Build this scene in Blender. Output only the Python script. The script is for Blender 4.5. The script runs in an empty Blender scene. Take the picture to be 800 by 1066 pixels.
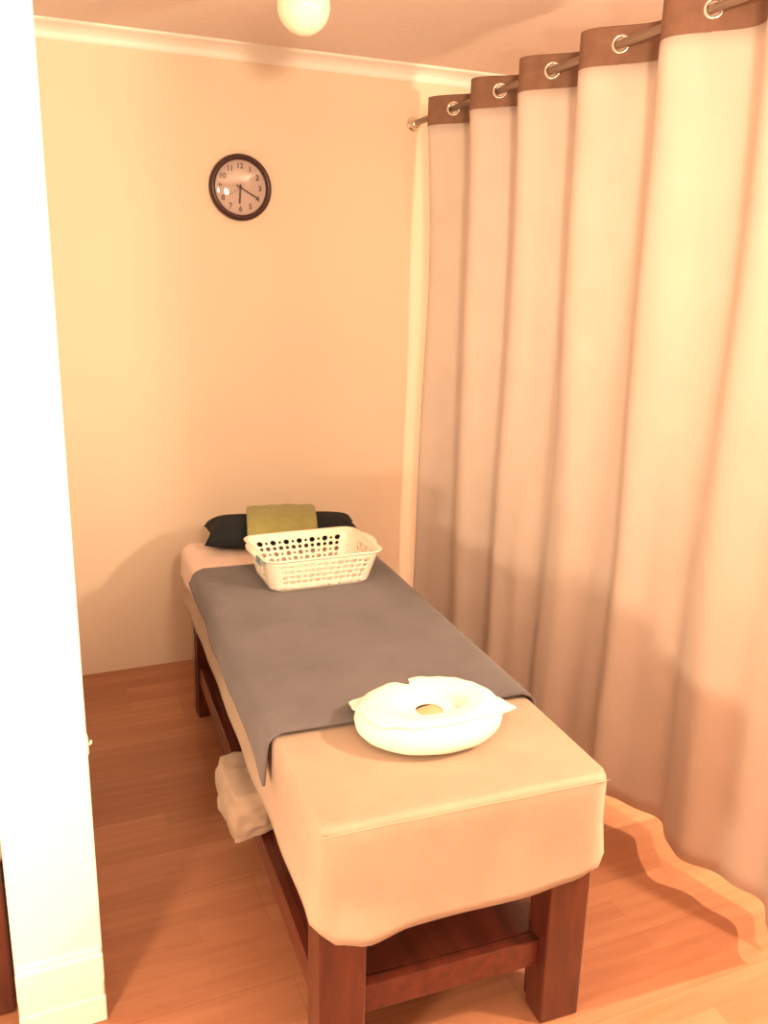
import bpy, bmesh, math, random
from mathutils import Vector, Matrix, noise
random.seed(4)
S = bpy.context.scene
C = S.collection
PI = math.pi

# ---------------------------------------------------------------- camera
cam_d = bpy.data.cameras.new('camera'); cam = bpy.data.objects.new('camera', cam_d); C.objects.link(cam)
YAW, PITCH, ROLL, FPX = 0.4093, 0.2689, 0.0253, 908.65
fw = Vector((math.sin(YAW)*math.cos(PITCH), math.cos(YAW)*math.cos(PITCH), -math.sin(PITCH)))
r0 = Vector((math.cos(YAW), -math.sin(YAW), 0)); u0 = r0.cross(fw)
rr = r0*math.cos(ROLL)+u0*math.sin(ROLL); uu = -r0*math.sin(ROLL)+u0*math.cos(ROLL)
m = Matrix((rr, uu, -fw)).transposed().to_4x4(); m.translation = (0, 0, 1.6193)
cam.matrix_world = m
cam_d.sensor_fit = 'VERTICAL'; cam_d.sensor_height = 36.0; cam_d.lens = FPX/1066*36.0
cam_d.clip_start = 0.02
S.camera = cam

# ---------------------------------------------------------------- light
w = bpy.data.worlds.new('world'); S.world = w; w.use_nodes = True
w.node_tree.nodes['Background'].inputs[0].default_value = (1, .62, .36, 1)
w.node_tree.nodes['Background'].inputs[1].default_value = 0.1
WARM = (1.0, .725, .46)
def lamp(name, kind, loc, power, color=WARM, aim=None, **kw):
    l = bpy.data.lights.new(name, kind); l.energy = power; l.color = color
    for k, v in kw.items(): setattr(l, k, v)
    o = bpy.data.objects.new(name, l); C.objects.link(o); o.location = loc
    if aim: o.rotation_euler = (Vector(aim)-Vector(loc)).to_track_quat('-Z', 'Y').to_euler()
    return o
lamp('treatment_room_lamp', 'SPOT', (.35, -.1, 2.0), 112, aim=(.95, 3.2, 2.7), shadow_soft_size=.12, spot_size=math.radians(118), spot_blend=1.0)
lamp('hallway_lamp', 'POINT', (1.25, -.55, 2.05), 13, shadow_soft_size=.12)
lamp('partition_fill', 'POINT', (-.50, .78, .76), 42, shadow_soft_size=.09)  # added low fill out of view, brightens the partition end and table front
lamp('next_cubicle_spot', 'SPOT', (3.9, 1.12, 1.6), 390, aim=(1.3, 1.45, .3), shadow_soft_size=.03, spot_size=math.radians(42), spot_blend=.5)
lamp('next_cubicle_lamp', 'POINT', (1.95, .6, 1.9), 85, shadow_soft_size=.05)
vs = S.view_settings
vs.view_transform = 'Standard'; vs.look = 'None'; vs.gamma = 1; vs.use_curve_mapping = False
vs.exposure = 0.9

# ---------------------------------------------------------------- materials
def mat(name, col, rough=.6, metal=0, spec=.5, noise_amt=0, noise_scale=20, bump=0, bump_scale=200, sheen=0, col2=None):
    mt = bpy.data.materials.new(name); mt.use_nodes = True
    nt = mt.node_tree; b = nt.nodes['Principled BSDF']
    b.inputs['Base Color'].default_value = (*col, 1); b.inputs['Roughness'].default_value = rough
    b.inputs['Metallic'].default_value = metal; b.inputs['Specular IOR Level'].default_value = spec
    if sheen: b.inputs['Sheen Weight'].default_value = sheen
    tc = nt.nodes.new('ShaderNodeTexCoord')
    if noise_amt:
        n = nt.nodes.new('ShaderNodeTexNoise'); n.inputs['Scale'].default_value = noise_scale; n.inputs['Detail'].default_value = 5
        nt.links.new(tc.outputs['Object'], n.inputs['Vector'])
        r = nt.nodes.new('ShaderNodeValToRGB'); c2 = col2 or tuple(c*(1-noise_amt) for c in col)
        r.color_ramp.elements[0].color = (*c2, 1); r.color_ramp.elements[1].color = (*col, 1)
        r.color_ramp.elements[0].position = .3; r.color_ramp.elements[1].position = .7
        nt.links.new(n.outputs['Fac'], r.inputs['Fac']); nt.links.new(r.outputs['Color'], b.inputs['Base Color'])
    if bump:
        n2 = nt.nodes.new('ShaderNodeTexNoise'); n2.inputs['Scale'].default_value = bump_scale; n2.inputs['Detail'].default_value = 3
        nt.links.new(tc.outputs['Object'], n2.inputs['Vector'])
        bp = nt.nodes.new('ShaderNodeBump'); bp.inputs['Strength'].default_value = bump; bp.inputs['Distance'].default_value = .004
        nt.links.new(n2.outputs['Fac'], bp.inputs['Height']); nt.links.new(bp.outputs['Normal'], b.inputs['Normal'])
    return mt

def wood_mat(name, c1, c2, rough, scale=(1, 1, 1), coat=0):
    mt = mat(name, c1, rough); nt = mt.node_tree; b = nt.nodes['Principled BSDF']
    tc = nt.nodes.new('ShaderNodeTexCoord'); mp = nt.nodes.new('ShaderNodeMapping'); mp.inputs['Scale'].default_value = scale
    n = nt.nodes.new('ShaderNodeTexNoise'); n.inputs['Scale'].default_value = 6; n.inputs['Detail'].default_value = 8; n.inputs['Distortion'].default_value = .6
    r = nt.nodes.new('ShaderNodeValToRGB'); r.color_ramp.elements[0].color = (*c1, 1); r.color_ramp.elements[1].color = (*c2, 1)
    r.color_ramp.elements[0].position = .35; r.color_ramp.elements[1].position = .65
    L = nt.links.new
    L(tc.outputs['Object'], mp.inputs['Vector']); L(mp.outputs[0], n.inputs['Vector']); L(n.outputs['Fac'], r.inputs['Fac']); L(r.outputs['Color'], b.inputs['Base Color'])
    b.inputs['Coat Weight'].default_value = coat; b.inputs['Coat Roughness'].default_value = .15
    return mt

def floor_mat():
    mt = mat('laminate', (.5, .25, .12), .32); nt = mt.node_tree; b = nt.nodes['Principled BSDF']; L = nt.links.new
    tc = nt.nodes.new('ShaderNodeTexCoord')
    bk = nt.nodes.new('ShaderNodeTexBrick'); bk.offset = .37; bk.inputs['Scale'].default_value = 1
    bk.inputs['Brick Width'].default_value = 1.28; bk.inputs['Row Height'].default_value = .19; bk.inputs['Mortar Size'].default_value = .0012
    bk.inputs['Mortar Smooth'].default_value = .6; bk.inputs['Bias'].default_value = 0
    bk.inputs['Color1'].default_value = (.52, .25, .145, 1); bk.inputs['Color2'].default_value = (.45, .195, .11, 1); bk.inputs['Mortar'].default_value = (.36, .155, .085, 1)
    mp0 = nt.nodes.new('ShaderNodeMapping'); mp0.inputs['Location'].default_value = (.3, .07, 0)
    L(tc.outputs['Object'], mp0.inputs['Vector']); L(mp0.outputs[0], bk.inputs['Vector'])
    bk2 = nt.nodes.new('ShaderNodeTexBrick'); bk2.offset = .5; bk2.inputs['Scale'].default_value = 1
    bk2.inputs['Brick Width'].default_value = .42; bk2.inputs['Row Height'].default_value = .0633; bk2.inputs['Mortar Size'].default_value = .0003
    bk2.inputs['Color1'].default_value = (1, 1, 1, 1); bk2.inputs['Color2'].default_value = (.83, .78, .75, 1); bk2.inputs['Mortar'].default_value = (.8, .75, .7, 1)
    L(mp0.outputs[0], bk2.inputs['Vector'])
    mp = nt.nodes.new('ShaderNodeMapping'); mp.inputs['Scale'].default_value = (1.2, 14, 1)
    n = nt.nodes.new('ShaderNodeTexNoise'); n.inputs['Scale'].default_value = 3; n.inputs['Detail'].default_value = 8
    L(tc.outputs['Object'], mp.inputs['Vector']); L(mp.outputs[0], n.inputs['Vector'])
    r = nt.nodes.new('ShaderNodeValToRGB'); r.color_ramp.elements[0].color = (.88, .83, .8, 1); r.color_ramp.elements[1].color = (1, 1, 1, 1)
    r.color_ramp.elements[0].position = .35; r.color_ramp.elements[1].position = .65
    L(n.outputs['Fac'], r.inputs['Fac'])
    m1 = nt.nodes.new('ShaderNodeMixRGB'); m1.blend_type = 'MULTIPLY'; m1.inputs[0].default_value = 1
    m2 = nt.nodes.new('ShaderNodeMixRGB'); m2.blend_type = 'MULTIPLY'; m2.inputs[0].default_value = 1
    L(bk.outputs['Color'], m1.inputs[1]); L(bk2.outputs['Color'], m1.inputs[2]); L(m1.outputs[0], m2.inputs[1]); L(r.outputs['Color'], m2.inputs[2])
    L(m2.outputs[0], b.inputs['Base Color'])
    return mt

def glass_mat():
    mt = bpy.data.materials.new('clock_glass'); mt.use_nodes = True; nt = mt.node_tree
    nt.nodes.remove(nt.nodes['Principled BSDF']); out = nt.nodes['Material Output']
    g = nt.nodes.new('ShaderNodeBsdfGlossy'); g.inputs['Roughness'].default_value = .05
    t = nt.nodes.new('ShaderNodeBsdfTransparent'); mx = nt.nodes.new('ShaderNodeMixShader')
    f = nt.nodes.new('ShaderNodeValue'); f.outputs[0].default_value = .10
    nt.links.new(f.outputs[0], mx.inputs[0]); nt.links.new(t.outputs[0], mx.inputs[1]); nt.links.new(g.outputs[0], mx.inputs[2]); nt.links.new(mx.outputs[0], out.inputs[0])
    return mt

M_wall = mat('wall_paint', (.84, .715, .585), .75, spec=.25, noise_amt=.035, noise_scale=2.2, bump=.05, bump_scale=120)
M_ceil = mat('ceiling_paint', (.85, .74, .70), .9, spec=.1, noise_amt=.05, noise_scale=40)
M_trim = mat('white_gloss_paint', (.95, .93, .90), .35)
M_floor = floor_mat()
M_wood = wood_mat('dark_red_wood', (.11, .026, .016), (.06, .014, .010), .28, (6, 6, .7), .4)
M_woodh = wood_mat('dark_red_wood_boards', (.13, .026, .014), (.07, .014, .008), .3, (6, .6, 6), .3)
M_cover = mat('cream_terry_cloth', (.48, .37, .29), .95, spec=.1, noise_amt=.10, noise_scale=9, bump=.28, bump_scale=420, sheen=.15)
M_seam = mat('cream_seam', (.50,.39,.305), .9, spec=.1)
M_towel = mat('blue_grey_velour', (.165, .152, .168), .95, spec=.1, noise_amt=.22, noise_scale=7, bump=.45, bump_scale=230, sheen=.2)
M_sheet = mat('pale_sheet', (.82, .66, .60), .9, spec=.1, bump=.2, bump_scale=90)
M_sheet2 = mat('tan_padding', (.62, .45, .28), .95, spec=.1, bump=.3, bump_scale=80)
M_black = mat('black_pillow_fabric', (.018, .022, .026), .85, spec=.2, noise_amt=.3, noise_scale=12, bump=.2, bump_scale=200)
M_green = mat('green_terry', (.33, .32, .12), .95, spec=.1, noise_amt=.15, noise_scale=25, bump=.5, bump_scale=300, sheen=.15)
M_plastic = mat('cream_plastic', (.92, .86, .76), .35)
M_plastic.node_tree.nodes['Principled BSDF'].inputs['Subsurface Weight'].default_value = .5
M_plastic.node_tree.nodes['Principled BSDF'].inputs['Subsurface Radius'].default_value = (.02, .015, .01)
M_blue = mat('blue_tag', (.20, .30, .36), .6)
M_white = mat('white_cotton', (.96, .93, .88), .9, spec=.1, bump=.15, bump_scale=60)
M_cushion = mat('white_cushion', (.95, .91, .84), .9, spec=.1, bump=.15, bump_scale=40)
M_curtain = mat('beige_curtain', (.715, .61, .55), .9, spec=.1, noise_amt=.06, noise_scale=6, bump=.25, bump_scale=300, sheen=.1)
M_band = mat('brown_header_fabric', (.27, .15, .105), .8, spec=.15, noise_amt=.2, noise_scale=30)
M_chrome = mat('brushed_metal', (.78, .72, .66), .22, metal=1)
M_rod = mat('bronze_rod', (.38, .29, .24), .35, metal=.8)
M_frame = mat('dark_clock_plastic', (.045, .014, .012), .3)
M_dial = mat('clock_dial', (.58, .46, .44), .5)
M_ink = mat('clock_ink', (.03, .015, .012), .5)
M_inkgrey = mat('clock_second_hand', (.25, .18, .15), .5)
M_opal = mat('opal_glass', (.93, .88, .72), .25)
M_glass = glass_mat()

# ---------------------------------------------------------------- helpers
def mesh_obj(name, bm, material, parent=None, smooth=True, doubles=0):
    if doubles: bmesh.ops.remove_doubles(bm, verts=bm.verts, dist=doubles)
    bmesh.ops.recalc_face_normals(bm, faces=bm.faces)
    me = bpy.data.meshes.new(name); bm.to_mesh(me); bm.free()
    if smooth:
        for p in me.polygons: p.use_smooth = True
    me.materials.append(material)
    o = bpy.data.objects.new(name, me); C.objects.link(o)
    if parent: o.parent = parent
    return o
def tag(o, label, cat, group=None):
    o['label'] = label; o['category'] = cat
    if group: o['group'] = group
    return o
def empty(name, loc, rz, label, cat, group=None):
    o = bpy.data.objects.new(name, None); C.objects.link(o); o.location = loc; o.rotation_euler = (0, 0, rz)
    return tag(o, label, cat, group)
def box(bm, x0, x1, y0, y1, z0, z1, bevel=0):
    r = bmesh.ops.create_cube(bm, size=1)
    for v in r['verts']:
        v.co = Vector(((x0+x1)/2+v.co.x*(x1-x0), (y0+y1)/2+v.co.y*(y1-y0), (z0+z1)/2+v.co.z*(z1-z0)))
    if bevel:
        es = list({e for v in r['verts'] for e in v.link_edges})
        bmesh.ops.bevel(bm, geom=es, offset=bevel, segments=2, affect='EDGES', profile=.5)
    return bm
def struct(name, bm, material, smooth=False):
    o = mesh_obj(name, bm, material, smooth=smooth); o['kind'] = 'structure'; return o
def tube(bm, pts, rad, seg=10, closed=False):
    pts = [Vector(p) for p in pts]; n = len(pts); rings = []; up = None
    for i, p in enumerate(pts):
        a = pts[(i-1) % n] if (closed or i) else p; b = pts[(i+1) % n] if (closed or i < n-1) else p
        t = (b-a).normalized()
        if up is None: up = Vector((0, 0, 1)) if abs(t.z) < .9 else Vector((1, 0, 0))
        s = t.cross(up).normalized(); up = s.cross(t).normalized()
        rd = rad[i] if isinstance(rad, (list, tuple)) else rad
        rings.append([bm.verts.new(p+s*rd*math.cos(2*PI*k/seg)+up*rd*math.sin(2*PI*k/seg)) for k in range(seg)])
    for i in range(n if closed else n-1):
        A, B = rings[i], rings[(i+1) % n]
        for k in range(seg): bm.faces.new((A[k], A[(k+1) % seg], B[(k+1) % seg], B[k]))
    if not closed:
        bm.faces.new(rings[0][::-1]); bm.faces.new(rings[-1])
    return bm
def lathe(bm, prof, seg=32, mtx=None, cap=True):
    rings = []
    for r, z in prof:
        rings.append([bm.verts.new((r*math.cos(2*PI*k/seg), r*math.sin(2*PI*k/seg), z)) for k in range(seg)])
    for A, B in zip(rings, rings[1:]):
        for k in range(seg): bm.faces.new((A[k], A[(k+1) % seg], B[(k+1) % seg], B[k]))
    if cap:
        bm.faces.new(rings[0][::-1]); bm.faces.new(rings[-1])
    if mtx: bmesh.ops.transform(bm, matrix=mtx, verts=[v for R_ in rings for v in R_])
    return bm
def grid(bm, nu, nv, fn, closed_u=False, skip=None):
    V = [[bm.verts.new(fn(i, j)) for j in range(nv)] for i in range(nu)]
    for i in range(nu if closed_u else nu-1):
        for j in range(nv-1):
            if skip and skip(i, j): continue
            bm.faces.new((V[i][j], V[(i+1) % nu][j], V[(i+1) % nu][j+1], V[i][j+1]))
    return V
def solid(o, t, off=-1):
    md = o.modifiers.new('solid', 'SOLIDIFY'); md.thickness = t; md.offset = off; return o
def subsurf(o, n=1):
    md = o.modifiers.new('sub', 'SUBSURF'); md.levels = n; md.render_levels = n; return o
def nz(x, y, z=0): return noise.noise(Vector((x, y, z)))
def lerp(a, b, t): return a+(b-a)*t
def interp(tab, x):
    if x <= tab[0][0]: return tab[0][1]
    for (a, va), (b, vb) in zip(tab, tab[1:]):
        if x <= b:
            t = (x-a)/(b-a); t = t*t*(3-2*t); return lerp(va, vb, t)
    return tab[-1][1]

# ---------------------------------------------------------------- setting
D, H = 3.464, 2.40
XL, XR, YF = -1.75, 4.7, -2.2
struct('floor', box(bmesh.new(), XL, XR, YF, D, -.1, 0), M_floor)
struct('ceiling', box(bmesh.new(), XL, XR, YF, D, H, H+.1), M_ceil)
struct('wall_back', box(bmesh.new(), XL, XR, D, D+.1, -.1, H+.1), M_wall)
struct('wall_left', box(bmesh.new(), XL-.1, XL, YF, D, -.1, H+.1), M_wall)
struct('wall_right', box(bmesh.new(), XR, XR+.1, YF, D, -.1, H+.1), M_wall)
struct('wall_front', box(bmesh.new(), XL, XR, YF-.1, YF, -.1, H+.1), M_wall)
# partition between the two cubicles
NX0, NX1, NY = -.0911, .0865, 1.683
struct('wall_partition', box(bmesh.new(), NX0+.045, NX1-.002, NY+.018, D, 0, H), M_trim)
struct('trim_3', box(bmesh.new(), NX0, NX1, NY, NY+.018, 0, H, .004), M_trim)
# cornice: cove between wall and ceiling
def cornice(name, P, Q, nrm, dep=.075, hgt=.05):
    bm = bmesh.new(); prof = [(0, 0), (dep, 0), (dep, -.006), (dep-.006, -.010)]
    for k in range(7):
        a = k/6*PI/2
        prof.append((dep-.012-(dep-.022)*math.sin(a), -.010-(hgt-.022)*(1-math.cos(a))))
    prof += [(.008, -hgt+.006), (.004, -hgt), (0, -hgt)]
    P, Q, nrm = Vector(P), Vector(Q), Vector(nrm)
    ra = [bm.verts.new(P+nrm*a+Vector((0, 0, b))) for a, b in prof]; rb = [bm.verts.new(Q+nrm*a+Vector((0, 0, b))) for a, b in prof]
    n = len(prof)
    for k in range(n): bm.faces.new((ra[k], ra[(k+1) % n], rb[(k+1) % n], rb[k]))
    bm.faces.new(ra); bm.faces.new(rb[::-1])
    return struct(name, bm, M_trim)
cornice('trim_1', (NX1, D, H), (XR, D, H), (0, -1, 0))
cornice('trim_2', (XL, D, H), (NX0+.045, D, H), (0, -1, 0))
# skirting round the end of the partition
def skirting(name, x0, x1, y0, y1):
    bm = bmesh.new()
    box(bm, x0, x1, y0, y1, 0, .065, .003); box(bm, x0+.002, x1-.002, y0+.004, y1, .065, .104, .004); box(bm, x0, x1, y0, y1, .104, .176, .004); box(bm, x0+.003, x1-.003, y0+.006, y1, .176, .187, .002)
    return struct(name, bm, M_trim)
skirting('baseboard_front', NX0, NX1, NY-.012, NY)

# ---------------------------------------------------------------- massage table
TX, TY, TA = .8186, 2.164, -.0509
def Tw(a, b, z=0):
    c, s = math.cos(TA), math.sin(TA); return Vector((TX+a*c-b*s, TY+a*s+b*c, z))
TZ = .618
table = empty('massage_table', (TX, TY, 0), TA, 'dark red wooden massage table with lower shelf under the beige curtain side of room', 'massage table', 'massage tables')
table['label'] = 'dark red wooden massage table with lower shelf beside the beige curtain'
for sx in (-1, 1):
    for sy in (-1, 1):
        bm = bmesh.new()
        xa, xb = (.203, .300) if sx > 0 else (-.312, -.214)
        ya, yb = (-.852, -.782) if sy < 0 else (.80, .87)
        box(bm, xa, xb, ya, yb, 0, .50, .004)
        # inner board laminated to the post
        xi = (xa-.0, xa+.02) if sx > 0 else (xb-.02, xb)
        box(bm, xa+.012 if sx > 0 else xa+.004, xb-.004 if sx > 0 else xb-.012, (yb-.002) if sy < 0 else ya-.028, (yb+.03) if sy < 0 else ya+.002, 0, .50, .003)
        mesh_obj('leg', bm, M_wood, table, smooth=False)
bm = bmesh.new(); box(bm, -.285, .275, -.79, .83, .178, .20, .003)
mesh_obj('shelf', bm, M_woodh, table, smooth=False)
bm = bmesh.new(); box(bm, -.215, .204, -.822, -.795, .135, .202, .003); mesh_obj('shelf_rail', bm, M_woodh, table, smooth=False)
bm = bmesh.new(); box(bm, -.30, -.275, -.78, .80, .135, .202, .003); mesh_obj('shelf_rail', bm, M_woodh, table, smooth=False)
bm = bmesh.new(); box(bm, .265, .29, -.78, .80, .135, .202, .003); mesh_obj('shelf_rail', bm, M_woodh, table, smooth=False)
bm = bmesh.new(); box(bm, -.215, .204, .81, .835, .135, .202, .003); mesh_obj('shelf_rail', bm, M_woodh, table, smooth=False)
bm = bmesh.new()
box(bm, -.295, -.27, -.80, .84, .43, .50, .003); box(bm, .27, .295, -.80, .84, .43, .50, .003)
box(bm, -.27, .27, -.835, -.81, .43, .50, .003); box(bm, -.27, .27, .82, .845, .43, .50, .003)
mesh_obj('apron', bm, M_wood, table, smooth=False)
bm = bmesh.new(); box(bm, -.30, .30, -.85, .895, .50, .606, .02)
mesh_obj('padded_top', bm, M_cushion, table)

# fitted cover (rounded-rectangle rings from the centre out and down to the hem)
def rr_pt(hx, hy, rad, u):
    """point, outward normal on rounded rectangle; u 0..1 starting front-left going along the front"""
    sx, sy = 2*(hx-rad), 2*(hy-rad); arc = PI/2*rad
    segs = [sx, arc, sy, arc, sx, arc, sy, arc]; L = sum(segs); s = (u % 1)*L; k = 0
    while s > segs[k]+1e-9: s -= segs[k]; k += 1
    cx, cy = hx-rad, hy-rad
    if k == 0: return Vector((-cx+s, -hy, 0)), Vector((0, -1, 0))
    if k == 2: return Vector((hx, -cy+s, 0)), Vector((1, 0, 0))
    if k == 4: return Vector((cx-s, hy, 0)), Vector((0, 1, 0))
    if k == 6: return Vector((-hx, cy-s, 0)), Vector((-1, 0, 0))
    cc = {1: (cx, -cy, -PI/2), 3: (cx, cy, 0), 5: (-cx, cy, PI/2), 7: (-cx, -cy, PI)}[k]
    a = cc[2]+s/rad
    n = Vector((math.cos(a), math.sin(a), 0)); return Vector((cc[0], cc[1], 0))+n*rad, n
YC = .0225
CHX, CHY = .318, .8825
def hem_z(x, y):
    if y < -.86+.02 and abs(x) < .34:
        z = interp([(-.32, .41), (-.28, .372), (-.217, .352), (-.127, .368), (.02, .372), (.12, .372), (.245, .385), (.29, .40), (.32, .43)], x)
    elif y > .88: z = .42
    else: z = .425+.006*nz(y*1.7, 3.1)
    return z
cover = empty('table_cover', (TX, TY, 0), TA, 'cream terry fitted cover hanging over the massage table beside the curtain', 'table cover', 'massage table covers')
bm = bmesh.new()
NU = 260
levels = [('t', .0), ('t', .25), ('t', .5), ('t', .75), ('t', .92)] + [('c', k/5) for k in range(6)] + [('s', k/14) for k in range(1, 15)]
def cov(i, j):
    u = i/NU; p, n = rr_pt(CHX, CHY, .03, u); kind, t = levels[j]
    q = p+Vector((0, YC, 0)); hz = hem_z(q.x, q.y)
    if kind == 't':
        c = Vector((0, YC + max(-.5, min(.5, p.y)), 0)); v = c.lerp(q-n*.012, t)
        return Vector((v.x, v.y, TZ+.003*nz(v.x*6, v.y*4)+.004*(1-t)))
    if kind == 'c':
        a = t*PI/2; return q-n*.012*(1-math.sin(a))+Vector((0, 0, TZ-.012*(1-math.cos(a))+.003*nz(q.x*6, q.y*4)*(1-t)))
    z = lerp(TZ-.012, hz, t)
    bulge = .012*t + (.003+.006*t)*nz(u*20, t*1.5, 2) - .006*math.sin(t*PI)
    bulge = max(bulge, .002)
    return q+n*bulge+Vector((0, 0, z))
grid(bm, NU, len(levels), cov, closed_u=True)
o = mesh_obj('cloth', bm, M_cover, cover, doubles=.0005); solid(o, .005, 0)
bm = bmesh.new()
pts = []
for k in range(60):
    t = k/59; x = lerp(-.312, .312, t)
    pts.append((x, YC-CHY-.002, TZ-.012+.0015*nz(x*14, 1)))
tube(bm, [(-.312, YC-CHY-.003, TZ-.009)]+pts+[(.312, YC-CHY-.003, TZ-.010)], .0014, 8)
mesh_obj('seam', bm, M_seam, cover)

# second table and cover in the neighbouring cubicle
for src, nm in ((table, 'dark red wooden massage table behind the left end of the white partition'), (cover, 'cream fitted cover on the massage table left of the white partition')):
    c = src.copy(); C.objects.link(c); c.location = (-.402, 2.552, 0); c.rotation_euler = (0, 0, 0); c.scale = (1, .92, 1); c['label'] = nm
    for ch in list(src.children):
        k = ch.copy(); C.objects.link(k); k.parent = c

# ---------------------------------------------------------------- draped layers over the table
def drape(name, material, ya, yb, hangL, hangR, off, label, cat, thick=.006, skewa=0, skewb=0, cornera=0):
    """cloth laid across the table between ya..yb (local), hanging hangL/hangR(y) down the sides"""
    root = None
    bm = bmesh.new(); nu, nv = 90, 70
    hx = CHX+off
    def fn(i, j):
        t = i/(nu-1); s = j/(nv-1)     # s across, t along
        x_ = lerp(-1, 1, s)
        y = lerp(ya+skewa*x_, yb+skewb*x_, t)
        hl, hr = hangL(y), hangR(y)
        rad = .028
        top = hx-rad
        tot = hl-rad+rad*PI/2+2*top+rad*PI/2+hr-rad
        d = s*tot; lh = max(hl-rad, 0); wob = .004*nz(y*7, s*5, off*50)
        if d < lh:
            k = 1-d/max(lh, 1e-6); return Vector((-hx-.004-.010*k*(1+nz(y*5, 4)), y+cornera*k*(1 if t < .1 else 0), TZ+off-rad-(lh-d)))
        d -= lh
        if d < rad*PI/2:
            a = d/rad; return Vector((-hx+rad-rad*math.cos(a)-.004*math.cos(a), y, TZ+off-rad+rad*math.sin(a)))
        d -= rad*PI/2
        if d < 2*top: return Vector((-top+d, y, TZ+off+.0015+wob*.5+.003))
        d -= 2*top
        if d < rad*PI/2:
            a = d/rad; return Vector((top+rad*math.sin(a), y, TZ+off-rad+rad*math.cos(a)))
        d -= rad*PI/2
        return Vector((hx+.002, y, TZ+off-rad-d))
    grid(bm, nu, nv, fn)
    o = mesh_obj(name, bm, material); solid(o, thick, 0); o.location = (TX, TY, 0); o.rotation_euler = (0, 0, TA)
    return tag(o, label, cat)
drape('sheet', M_sheet, .50, .93, lambda y: interp([(.5, .085), (.62, .075), (.8, .10), (.93, .11)], y), lambda y: .06, .006,
      'pale pink sheet spread over the head end of the massage table', 'sheet', thick=.005, skewa=-.07)
drape('towel', M_towel, -.515, .615, lambda y: interp([(-.53, .125), (-.40, .085), (-.15, .08), (.1, .075), (.32, .055), (.5, .045), (.7, .04)], y), lambda y: .05, .014,
      'blue-grey bath towel spread across the middle of the massage table', 'towel', thick=.007, skewb=.0)

# ---------------------------------------------------------------- black pillow and green towel
def local_obj(o, a, b, z, rz=0):
    o.location = Tw(a, b, z); o.rotation_euler = (0, 0, TA+rz); return o
PW, PD, PH = .290, .125, .100
def pil_h(x, y):
    a, b = min(1, abs(x)/PW), min(1, abs(y)/PD)
    return max(0, (1-a**7))**.4*max(0, (1-b**3))**.5
bm = bmesh.new()
def pil(sign):
    nu, nv = 48, 24
    def fn(i, j):
        a, b = lerp(-1, 1, i/(nu-1)), lerp(-1, 1, j/(nv-1))
        x = a*PW*(1-.07*(1-abs(a)**2)*b*b*0-.05*(1-b*b)*0); x = a*(PW-.025*(1-b*b)*abs(a)**4); y = b*(PD-.018*(1-a*a)*abs(b)**4+.0)
        hgt = pil_h(a*PW, b*PD)
        z = .034+sign*(PH*.62 if sign > 0 else .034)*hgt + .004*nz(x*12, y*12, sign)*hgt
        return Vector((x, y, z))
    grid(bm, nu, nv, fn)
pil(1); pil(-1)
pillow = mesh_obj('pillow', bm, M_black, doubles=.0008)
local_obj(pillow, .035, .855, TZ+.019, -.14)
tag(pillow, 'black fabric pillow lying at the far end of the massage table', 'pillow')
# folded green towel draped over the pillow
bm = bmesh.new()
def gtow(i, j):
    nu, nv = 40, 22
    t = lerp(-1, 1, i/(nu-1)); s = lerp(-1, 1, j/(nv-1))
    y = t*(PD-.002); x = -.005+s*.125+.008*t
    z = .034+PH*.62*pil_h(0, y)*.99+.012 - .006*abs(s)**8
    z += .004*nz(x*20, y*14)
    if abs(t) > .86: z -= (abs(t)-.86)*.02; 
    return Vector((x, y*1.06, z))
grid(bm, 40, 22, gtow)
g = mesh_obj('folded_towel', bm, M_green); solid(g, .016, 1); g.modifiers['solid'].offset = 1
b_ = g.modifiers.new('bev', 'BEVEL'); b_.width = .006; b_.segments = 3
local_obj(g, .035, .855, TZ+.021, -.14)
tag(g, 'folded green towel draped over the middle of the black pillow', 'towel')

# ---------------------------------------------------------------- plastic basket
basket = empty('storage_basket', Tw(.030, .428, TZ+.0225), TA+.05, 'cream plastic basket with round holes standing on the blue-grey towel', 'basket')
BH = .112
def bask(u, z, grow=0):
    t = z/BH; hx, hy = lerp(.163, .188, t)+grow, lerp(.105, .140, t)+grow
    p, n = rr_pt(hx, hy, .035+grow, u); return Vector((p.x, p.y, z))
NC, NR = 52, 4                      # cells round the wall
zs = [.006]+[.022+k*.0185 for k in range(NR+1)]+[BH]
bm = bmesh.new()
K = 16
def cell(i, r, rad):
    def P(a, b): return bask((i+a)/NC, lerp(zs[r], zs[r+1], b))
    sq, ci = [], []
    per = 2*((.200+.143)*2)/NC
    for k in range(K):
        a = 2*PI*(k+.0)/K+PI/4
        ca, sa = math.cos(a), math.sin(a); mx = max(abs(ca), abs(sa))
        sq.append(bm.verts.new(P(.5+.5*ca/mx, .5+.5*sa/mx)))
        ci.append(bm.verts.new(P(.5+ca*rad, .5+sa*rad)) if rad else None)
    if rad:
        for k in range(K): bm.faces.new((sq[k], sq[(k+1) % K], ci[(k+1) % K], ci[k]))
    else: bm.faces.new(sq)
for i in range(NC):
    for r in range(NR+2):
        u = (i+.5)/NC; p = bask(u, .05)
        long_side = abs(p.x) < .13 and abs(p.y) > .09; short_side = abs(p.y) < .065 and abs(p.x) > .15
        rad = 0
        if (long_side or short_side) and 0 < r <= NR:
            big = (i % 2 == 0)
            rad = [[.24, .40, .30, .44], [.40, .22, .36, .22]][0 if big else 1][r-1]
            if short_side and r < 0: rad = 0
        cell(i, r, rad)
def seg_band(z0, z1, n=3):
    grid(bm, NC*2, n, lambda i, j: bask(i/(NC*2), lerp(z0, z1, j/(n-1))), closed_u=True)
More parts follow.
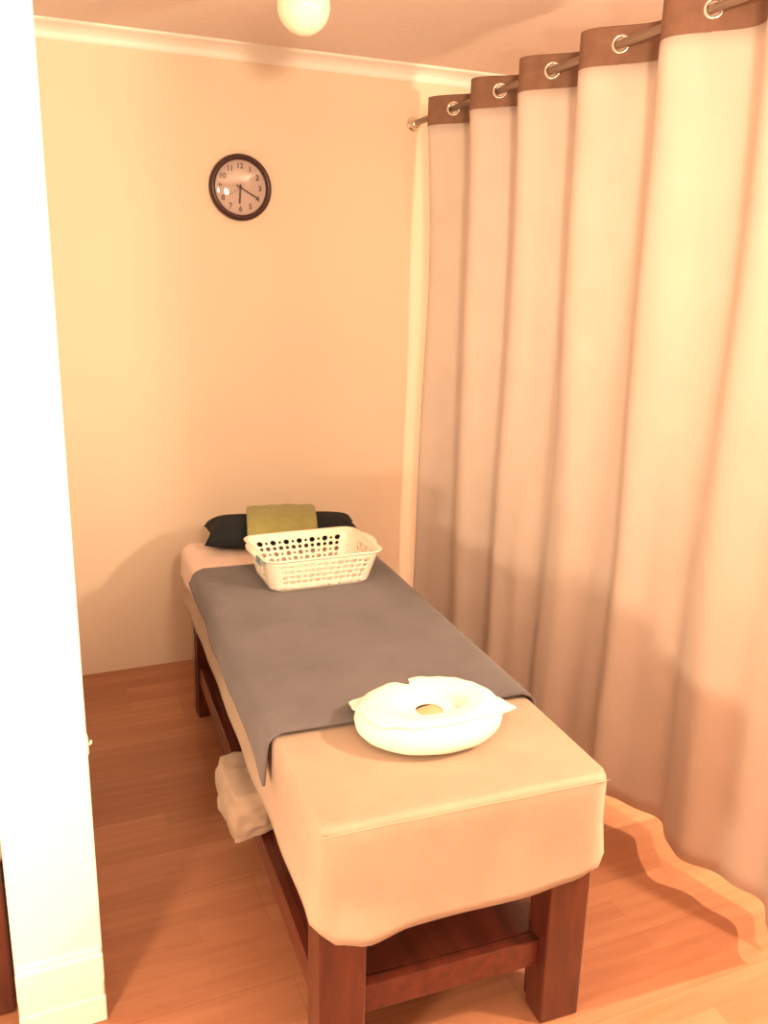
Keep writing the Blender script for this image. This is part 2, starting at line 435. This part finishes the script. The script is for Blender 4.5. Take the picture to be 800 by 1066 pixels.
# bottom
grid(bm, NC*2, 4, lambda i, j: (lambda p, t: Vector((p.x*t, p.y*t, .006*(t if j else t) if j == 0 else .0012)))(bask(i/(NC*2), .0), [1.006, .96, .5, .02][j]), closed_u=True)
bd = mesh_obj('basket_body', bm, M_plastic, basket, doubles=.0004); solid(bd, .0026, 0)
bm = bmesh.new()
pr = [(-.001, -.006), (.004, -.003), (.011, .001), (.013, .003), (.011, .0055), (.003, .005), (-.002, .002)]
def rim(i, j):
    u = i/128; p = bask(u, BH); _, n = rr_pt(.188, .140, .035, u); a, b = pr[j % len(pr)]
    ext = 1+ (.9*max(0, 1-(p.y/.07)**2) if abs(p.x) > .18 else 0)
    return p+n*a*(ext if a > 0 else 1)+Vector((0, 0, b+(.005*max(0, 1-(p.y/.08)**2) if abs(p.x) > .17 else 0)))
grid(bm, 128, len(pr)+1, rim, closed_u=True)
mesh_obj('rim', bm, M_plastic, basket, doubles=.0003)
for sx in (-1, 1):
    bm = bmesh.new()
    P0 = [(sx*.194, -.062, BH-.004), (sx*.205, -.05, BH+.002), (sx*.210, -.02, BH+.004), (sx*.210, .02, BH+.004), (sx*.205, .05, BH+.002), (sx*.194, .062, BH-.004)]
    tube(bm, P0, .006, 10); mesh_obj('handle', bm, M_plastic, basket)
bm = bmesh.new(); box(bm, -.2045, -.1995, -.115, -.055, BH-.016, BH+.005, .001)
lb = mesh_obj('label_tag', bm, M_blue, basket, smooth=False); lb['label'] = 'small blue tag clipped on the rim'
lb.location = (0, -.0, 0)

# ---------------------------------------------------------------- face cushion with draped cloth
cush = empty('face_cushion', Tw(.018, -.585, TZ+.008), TA+.03, 'white horseshoe face cushion near the front end of the massage table', 'cushion')
CA, CB, TRX, TRZ = .118, .088, .053, .036
bm = bmesh.new()
n1, n2 = 56, 20
gap = .0
def ring(i, j):
    t = i/(n1-1); a = PI/2+.30+t*(2*PI-.60)   # opening at the back (+y)
    e = min(1, min(t, 1-t)/.05); e = math.sqrt(max(0, 1-(1-e)**2)) if e < 1 else 1
    b = 2*PI*j/n2; cxy = Vector((CA*math.cos(a), CB*math.sin(a), 0)); nn = Vector((math.cos(a)/CA, math.sin(a)/CB, 0)).normalized()
    w_ = TRX*(.15+.85*e); h_ = TRZ*(.15+.85*e)
    return cxy+nn*w_*math.cos(b)+Vector((0, 0, TRZ+h_*math.sin(b)+.003*nz(i*.3, j*.5)))
V = [[bm.verts.new(ring(i, j)) for j in range(n2)] for i in range(n1)]
for i in range(n1-1):
    for j in range(n2): bm.faces.new((V[i][j], V[i+1][j], V[i+1][(j+1) % n2], V[i][(j+1) % n2]))
bm.faces.new(V[0]); bm.faces.new(V[-1][::-1])
mesh_obj('padded_ring', bm, M_cushion, cush)
bm = bmesh.new(); lathe(bm, [(.001, .004), (.034, .004), (.042, .020), (.040, .040), (.026, .049), (.001, .051)], 28)
for v in bm.verts: v.co.y *= .8; v.co += Vector((.001, -.002, .004*nz(v.co.x*40, v.co.y*40)))
pp = mesh_obj('centre_padding', bm, M_sheet2, cush, doubles=.0003); pp['label'] = 'tan padding seen through the hole'
# cloth cover resting on the ring
bm = bmesh.new(); NA, NRd = 144, 26
def outline(a):
    d = math.degrees(a) % 360      # 0=right(+x), 90=back, 180=left, 270=front
    tab = [(0, .182), (6, .166), (17, .158), (32, .146), (45, .138), (60, .126), (73, .120), (90, .114), (99, .082), (106, .088), (114, .108), (123, .122), (136, .160), (145, .186), (152, .176), (163, .166), (178, .160), (200, .154), (225, .132), (250, .116), (270, .112), (300, .122), (325, .150), (338, .168), (346, .192), (351, .210), (356, .200), (360, .182)]
    return interp(tab, d)
def cz(x, y):
    # height of ring surface under the cloth
    a = math.atan2(y/CB, x/CA); c = Vector((CA*math.cos(a), CB*math.sin(a))); q = Vector((x, y))-c
    rho = math.hypot(x/CA, y/CB)
    dd = q.length/TRX
    return dd, rho
def cl(i, j):
    a = 2*PI*i/NA; t = j/(NRd-1)
    rin = .030
    r = lerp(rin, outline(a), t)
    x, y = r*math.cos(a)*1.0, r*math.sin(a)
    dd, rho = cz(x, y)
    if dd < 1: z = TRZ+TRZ*math.sqrt(max(0, 1-dd*dd*.98))
    else: z = TRZ*1.14
    z = max(z, TRZ*1.14)
    if rho < 1: z = max(z-.002, TRZ*1.2)
    else:
        deg = math.degrees(a) % 360
        tip = max(0, 1-abs(deg-145)/20)+max(0, 1-abs(deg-351)/16)
        z -= (.010 if deg < 60 or deg > 300 else .004)*tip*max(0, (r-.12)/.08)
    z += .004+.0035*nz(x*30, y*30)*t
    return Vector((x, y, z))
grid(bm, NA, NRd, cl, closed_u=True)
cc = mesh_obj('face_cloth', bm, M_white, cush); solid(cc, .003, 0); cc['label'] = 'white cloth with pointed corners draped over the cushion'

# ---------------------------------------------------------------- crumpled cloth on the shelf
bm = bmesh.new()
bmesh.ops.create_icosphere(bm, subdivisions=5, radius=1)
for v in bm.verts:
    n = v.co.normalized(); s = max(abs(n.x), abs(n.y), abs(n.z)); q = n/(s**.6)
    p = Vector((q.x*.088, q.y*.125, q.z*.068))
    f = 1+.13*noise.noise(n*1.9+Vector((3, 1, 7)))+.07*abs(noise.noise(Vector((n.x*2, n.y*6, n.z*1.5))))*1.5
    p *= f
    if p.z < 0 and p.x < -.02: p.z -= .02*min(1, (-.02-p.x)/.05)*(1 if p.y < .02 else .3)
    if p.x > -.03: p.z = max(p.z, -.06)
    v.co = p
bag = mesh_obj('crumpled_towel', bm, M_cover); local_obj(bag, -.345+.05, -.165, .270)
tag(bag, 'crumpled cream towel poking out from the shelf under the massage table', 'towel')

# ---------------------------------------------------------------- curtain, rod, rings
def rodx(y): return 1.5984+.0393*(3.108-y)
def rodz(y): return 2.206+.0374*(3.108-y)
PK = [3.21, 2.89, 2.595, 2.285, 1.95, 1.605, 1.262]
def ypk(k):
    i = int(min(max(math.floor(k), 0), len(PK)-2)); t = k-i
    p1, p2 = PK[i], PK[i+1]; p0 = PK[i-1] if i else 2*p1-p2; p3 = PK[i+2] if i+2 < len(PK) else 2*p2-p1
    return .5*((2*p1)+(-p0+p2)*t+(2*p0-5*p1+4*p2-p3)*t*t+(-p0+3*p1-3*p2+p3)*t**3)
KM = len(PK)-1
curtain = empty('eyelet_curtain', (1.63, 2.2, 0), 0, 'long beige eyelet curtain with brown header hanging from the metal rod', 'curtain')
def cpt(k, z):
    y = ypk(k); t = max(0, min(1, (2.15-z)/2.1))
    A = lerp(.062, .034, t**.5)*(1-.3*math.sin(PI*t))*(1-.25*math.sin(PI*t)*0)
    kk = k+.16*t*nz(k*.8, 9)+.07*t*nz(k*1.3, z*.6)
    x = rodx(y)-A*math.cos(2*PI*kk)*(1+.25*t*nz(k*1.1, 5))-.006*t*math.cos(4*PI*kk+1)
    x += .03*math.sin(PI*t)*nz(k*1.7, z*.8)+.008*math.sin(PI*min(1, t*1.2))*nz(k*5, z*.5, 7)+.007*t*math.sin(2*PI*k*2.5+1.5*nz(k, z*.7))
    if t > 0: y = y + .05*t*(1 if k < .6 else 0)*(1-k/.6 if k < .6 else 0)
    return Vector((x, y, z))
def off(v): return v-Vector((1.63, 2.2, 0))
gk = [k/2+.25 for k in range(KM*2)]
NKB = KM*120
def zrow(k, s): y = ypk(k); return lerp(rodz(y)-.052, rodz(y)+.047, s)
bm = bmesh.new(); nvb = 22
def near_g(i, j):
    k = (i+.5)/NKB*KM; y = ypk(k); z = zrow(k, (j+.5)/(nvb-1))
    kc = round((k-.25)*2)/2+.25; P = cpt(k, 2.2); P.z = z
    Q = cpt(kc, 2.2); Q.z = rodz(Q.y)
    return (P-Q).length < .0185
grid(bm, NKB+1, nvb, lambda i, j: off(Vector((*cpt(i/NKB*KM, 2.2).xy, zrow(i/NKB*KM, j/(nvb-1))+.002*nz(i*.02, j/21)))), skip=near_g)
hb = mesh_obj('header_band', bm, M_band, curtain); solid(hb, .003, 0)
bm = bmesh.new(); NK = KM*44; nz_ = 46
def body(i, j):
    k = i/NK*KM; t = j/(nz_-1); ztop = zrow(k, 0)+.001; z = lerp(ztop, .055+.004*nz(k*2, 1), t)
    p = cpt(k, 2.2 if j == 0 else z); p.z = z
    return off(p)
grid(bm, NK+1, nz_, body)
fb = mesh_obj('curtain_fabric', bm, M_curtain, curtain); solid(fb, .003, 0)
for kc in gk:
    P = cpt(kc, 2.2); P.z = rodz(P.y); t = (cpt(kc+.01, 2.2)-cpt(kc-.01, 2.2)).normalized(); n = Vector((0, 0, 1)).cross(t).normalized()
    bm = bmesh.new(); M3 = Matrix((t, Vector((0, 0, 1)), n)).transposed().to_4x4(); M3.translation = off(P)
    lathe(bm, [(.0175, -.004), (.0165, 0), (.0175, .004), (.021, .0058), (.025, .0045), (.0265, .002), (.0265, -.002), (.025, -.0045), (.021, -.0058), (.0175, -.004)], 28, M3, cap=False)
    mesh_obj('eyelet_ring', bm, M_chrome, curtain, doubles=.0001)
rod = empty('curtain_rod', (rodx(3.44), 3.44, rodz(3.44)), 0, 'bronze curtain rod fixed to the back wall near the ceiling', 'curtain rod')
ro = Vector(rod.location)
def rp(y): return Vector((rodx(y), y, rodz(y)))-ro
bm = bmesh.new(); tube(bm, [rp(3.455), rp(2.6), rp(1.8), rp(.9), rp(-.3), rp(-2.19)], .0115, 16); mesh_obj('pole', bm, M_rod, rod)
bm = bmesh.new(); Mr = Matrix.Rotation(PI/2, 4, 'X'); Mr.translation = Vector((0, D-.0005-3.44, rodz(D)-ro.z))
lathe(bm, [(.026, 0), (.027, .004), (.022, .009), (.016, .014), (.0155, .030), (.019, .034), (.019, .040), (.012, .044)], 28, Mr)
mesh_obj('wall_bracket', bm, M_chrome, rod)

# ---------------------------------------------------------------- wall clock
ck = empty('wall_clock', (.870, D, 1.912), 0, 'round dark-rimmed clock hanging high on the back wall', 'clock')
Mc = Matrix.Rotation(PI/2, 4, 'X')
R0 = .120
bm = bmesh.new(); lathe(bm, [(R0-.004, .0005), (R0, .006), (R0, .018), (R0-.004, .028), (R0-.011, .033), (R0-.018, .030), (R0-.021, .022), (R0-.021, .010), (R0-.021, .0005), (R0-.004, .0005)], 64, Mc, cap=False)
mesh_obj('frame', bm, M_frame, ck, doubles=.0001)
bm = bmesh.new(); lathe(bm, [(R0-.019, .004), (R0-.019, .009), (.001, .009)], 64, Mc); mesh_obj('dial', bm, M_dial, ck, smooth=False)
bm = bmesh.new(); lathe(bm, [((R0-.020)*math.cos(a), .022+.008*math.sin(a)) for a in [k/8*PI/2*.98 for k in range(9)]], 64, Mc, cap=False)
gl = mesh_obj('glass', bm, M_glass, ck)
def text_mesh(s, size):
    cu = bpy.data.curves.new('t', 'FONT'); cu.body = s; cu.size = size; cu.align_x = 'CENTER'; cu.align_y = 'CENTER'; cu.extrude = .0004; cu.offset = .0007
    o = bpy.data.objects.new('t', cu); C.objects.link(o); bpy.context.view_layer.update()
    me = bpy.data.meshes.new_from_object(o.evaluated_get(bpy.context.evaluated_depsgraph_get())); bpy.data.objects.remove(o); return me
for h in range(1, 13):
    me = text_mesh(str(h), .027); me.materials.clear(); me.materials.append(M_ink)
    o = bpy.data.objects.new('numeral', me); C.objects.link(o); o.parent = ck
    a = PI/2-h*PI/6; o.location = (.077*math.cos(a), -.0096, .077*math.sin(a)); o.rotation_euler = (PI/2, 0, 0)
def hand(name, ang, ln, tail, wd, y, material):
    bm = bmesh.new(); box(bm, -wd/2, wd/2, -.0006, .0006, -tail, ln)
    o = mesh_obj(name, bm, material, ck, smooth=False); o.location = (0, y, 0); o.rotation_euler = (0, ang, 0)
hand('hour_hand', math.radians(184), .058, .012, .0075, -.0125, M_ink)
hand('minute_hand', math.radians(118), .080, .018, .0055, -.0145, M_ink)
hand('second_hand', math.radians(238), .062, .018, .002, -.0162, M_inkgrey)
bm = bmesh.new(); lathe(bm, [(.005, .009), (.005, .0175), (.003, .0185)], 20, Mc); mesh_obj('hub', bm, M_ink, ck)

# ---------------------------------------------------------------- ceiling globe light
gb = empty('ceiling_light', (.812, 2.5, H), 0, 'small round cream globe light fixed to the ceiling', 'ceiling light')
bm = bmesh.new(); lathe(bm, [(.045, 0), (.047, -.006), (.044, -.020), (.034, -.030)], 40); mesh_obj('base', bm, M_trim, gb)
bm = bmesh.new(); r_ = .0715
lathe(bm, [(r_*math.sin(a), -.100-(-r_*math.cos(a))*1.0) for a in [.45+k/20*(PI-.46) for k in range(21)]], 44); mesh_obj('globe', bm, M_opal, gb)

# ---------------------------------------------------------------- small hook on partition
hk = empty('wall_hook', (NX1-.002, 1.735, .652), 0, 'small white hook on the right edge of the white partition', 'hook')
bm = bmesh.new(); box(bm, 0, .0065, -.012, .012, -.020, .018, .002); mesh_obj('plate', bm, M_trim, hk)
bm = bmesh.new(); tube(bm, [(.003, 0, .000), (.008, 0, -.002), (.0115, 0, -.001), (.012, 0, .006)], .0028, 10); mesh_obj('peg', bm, M_trim, hk)
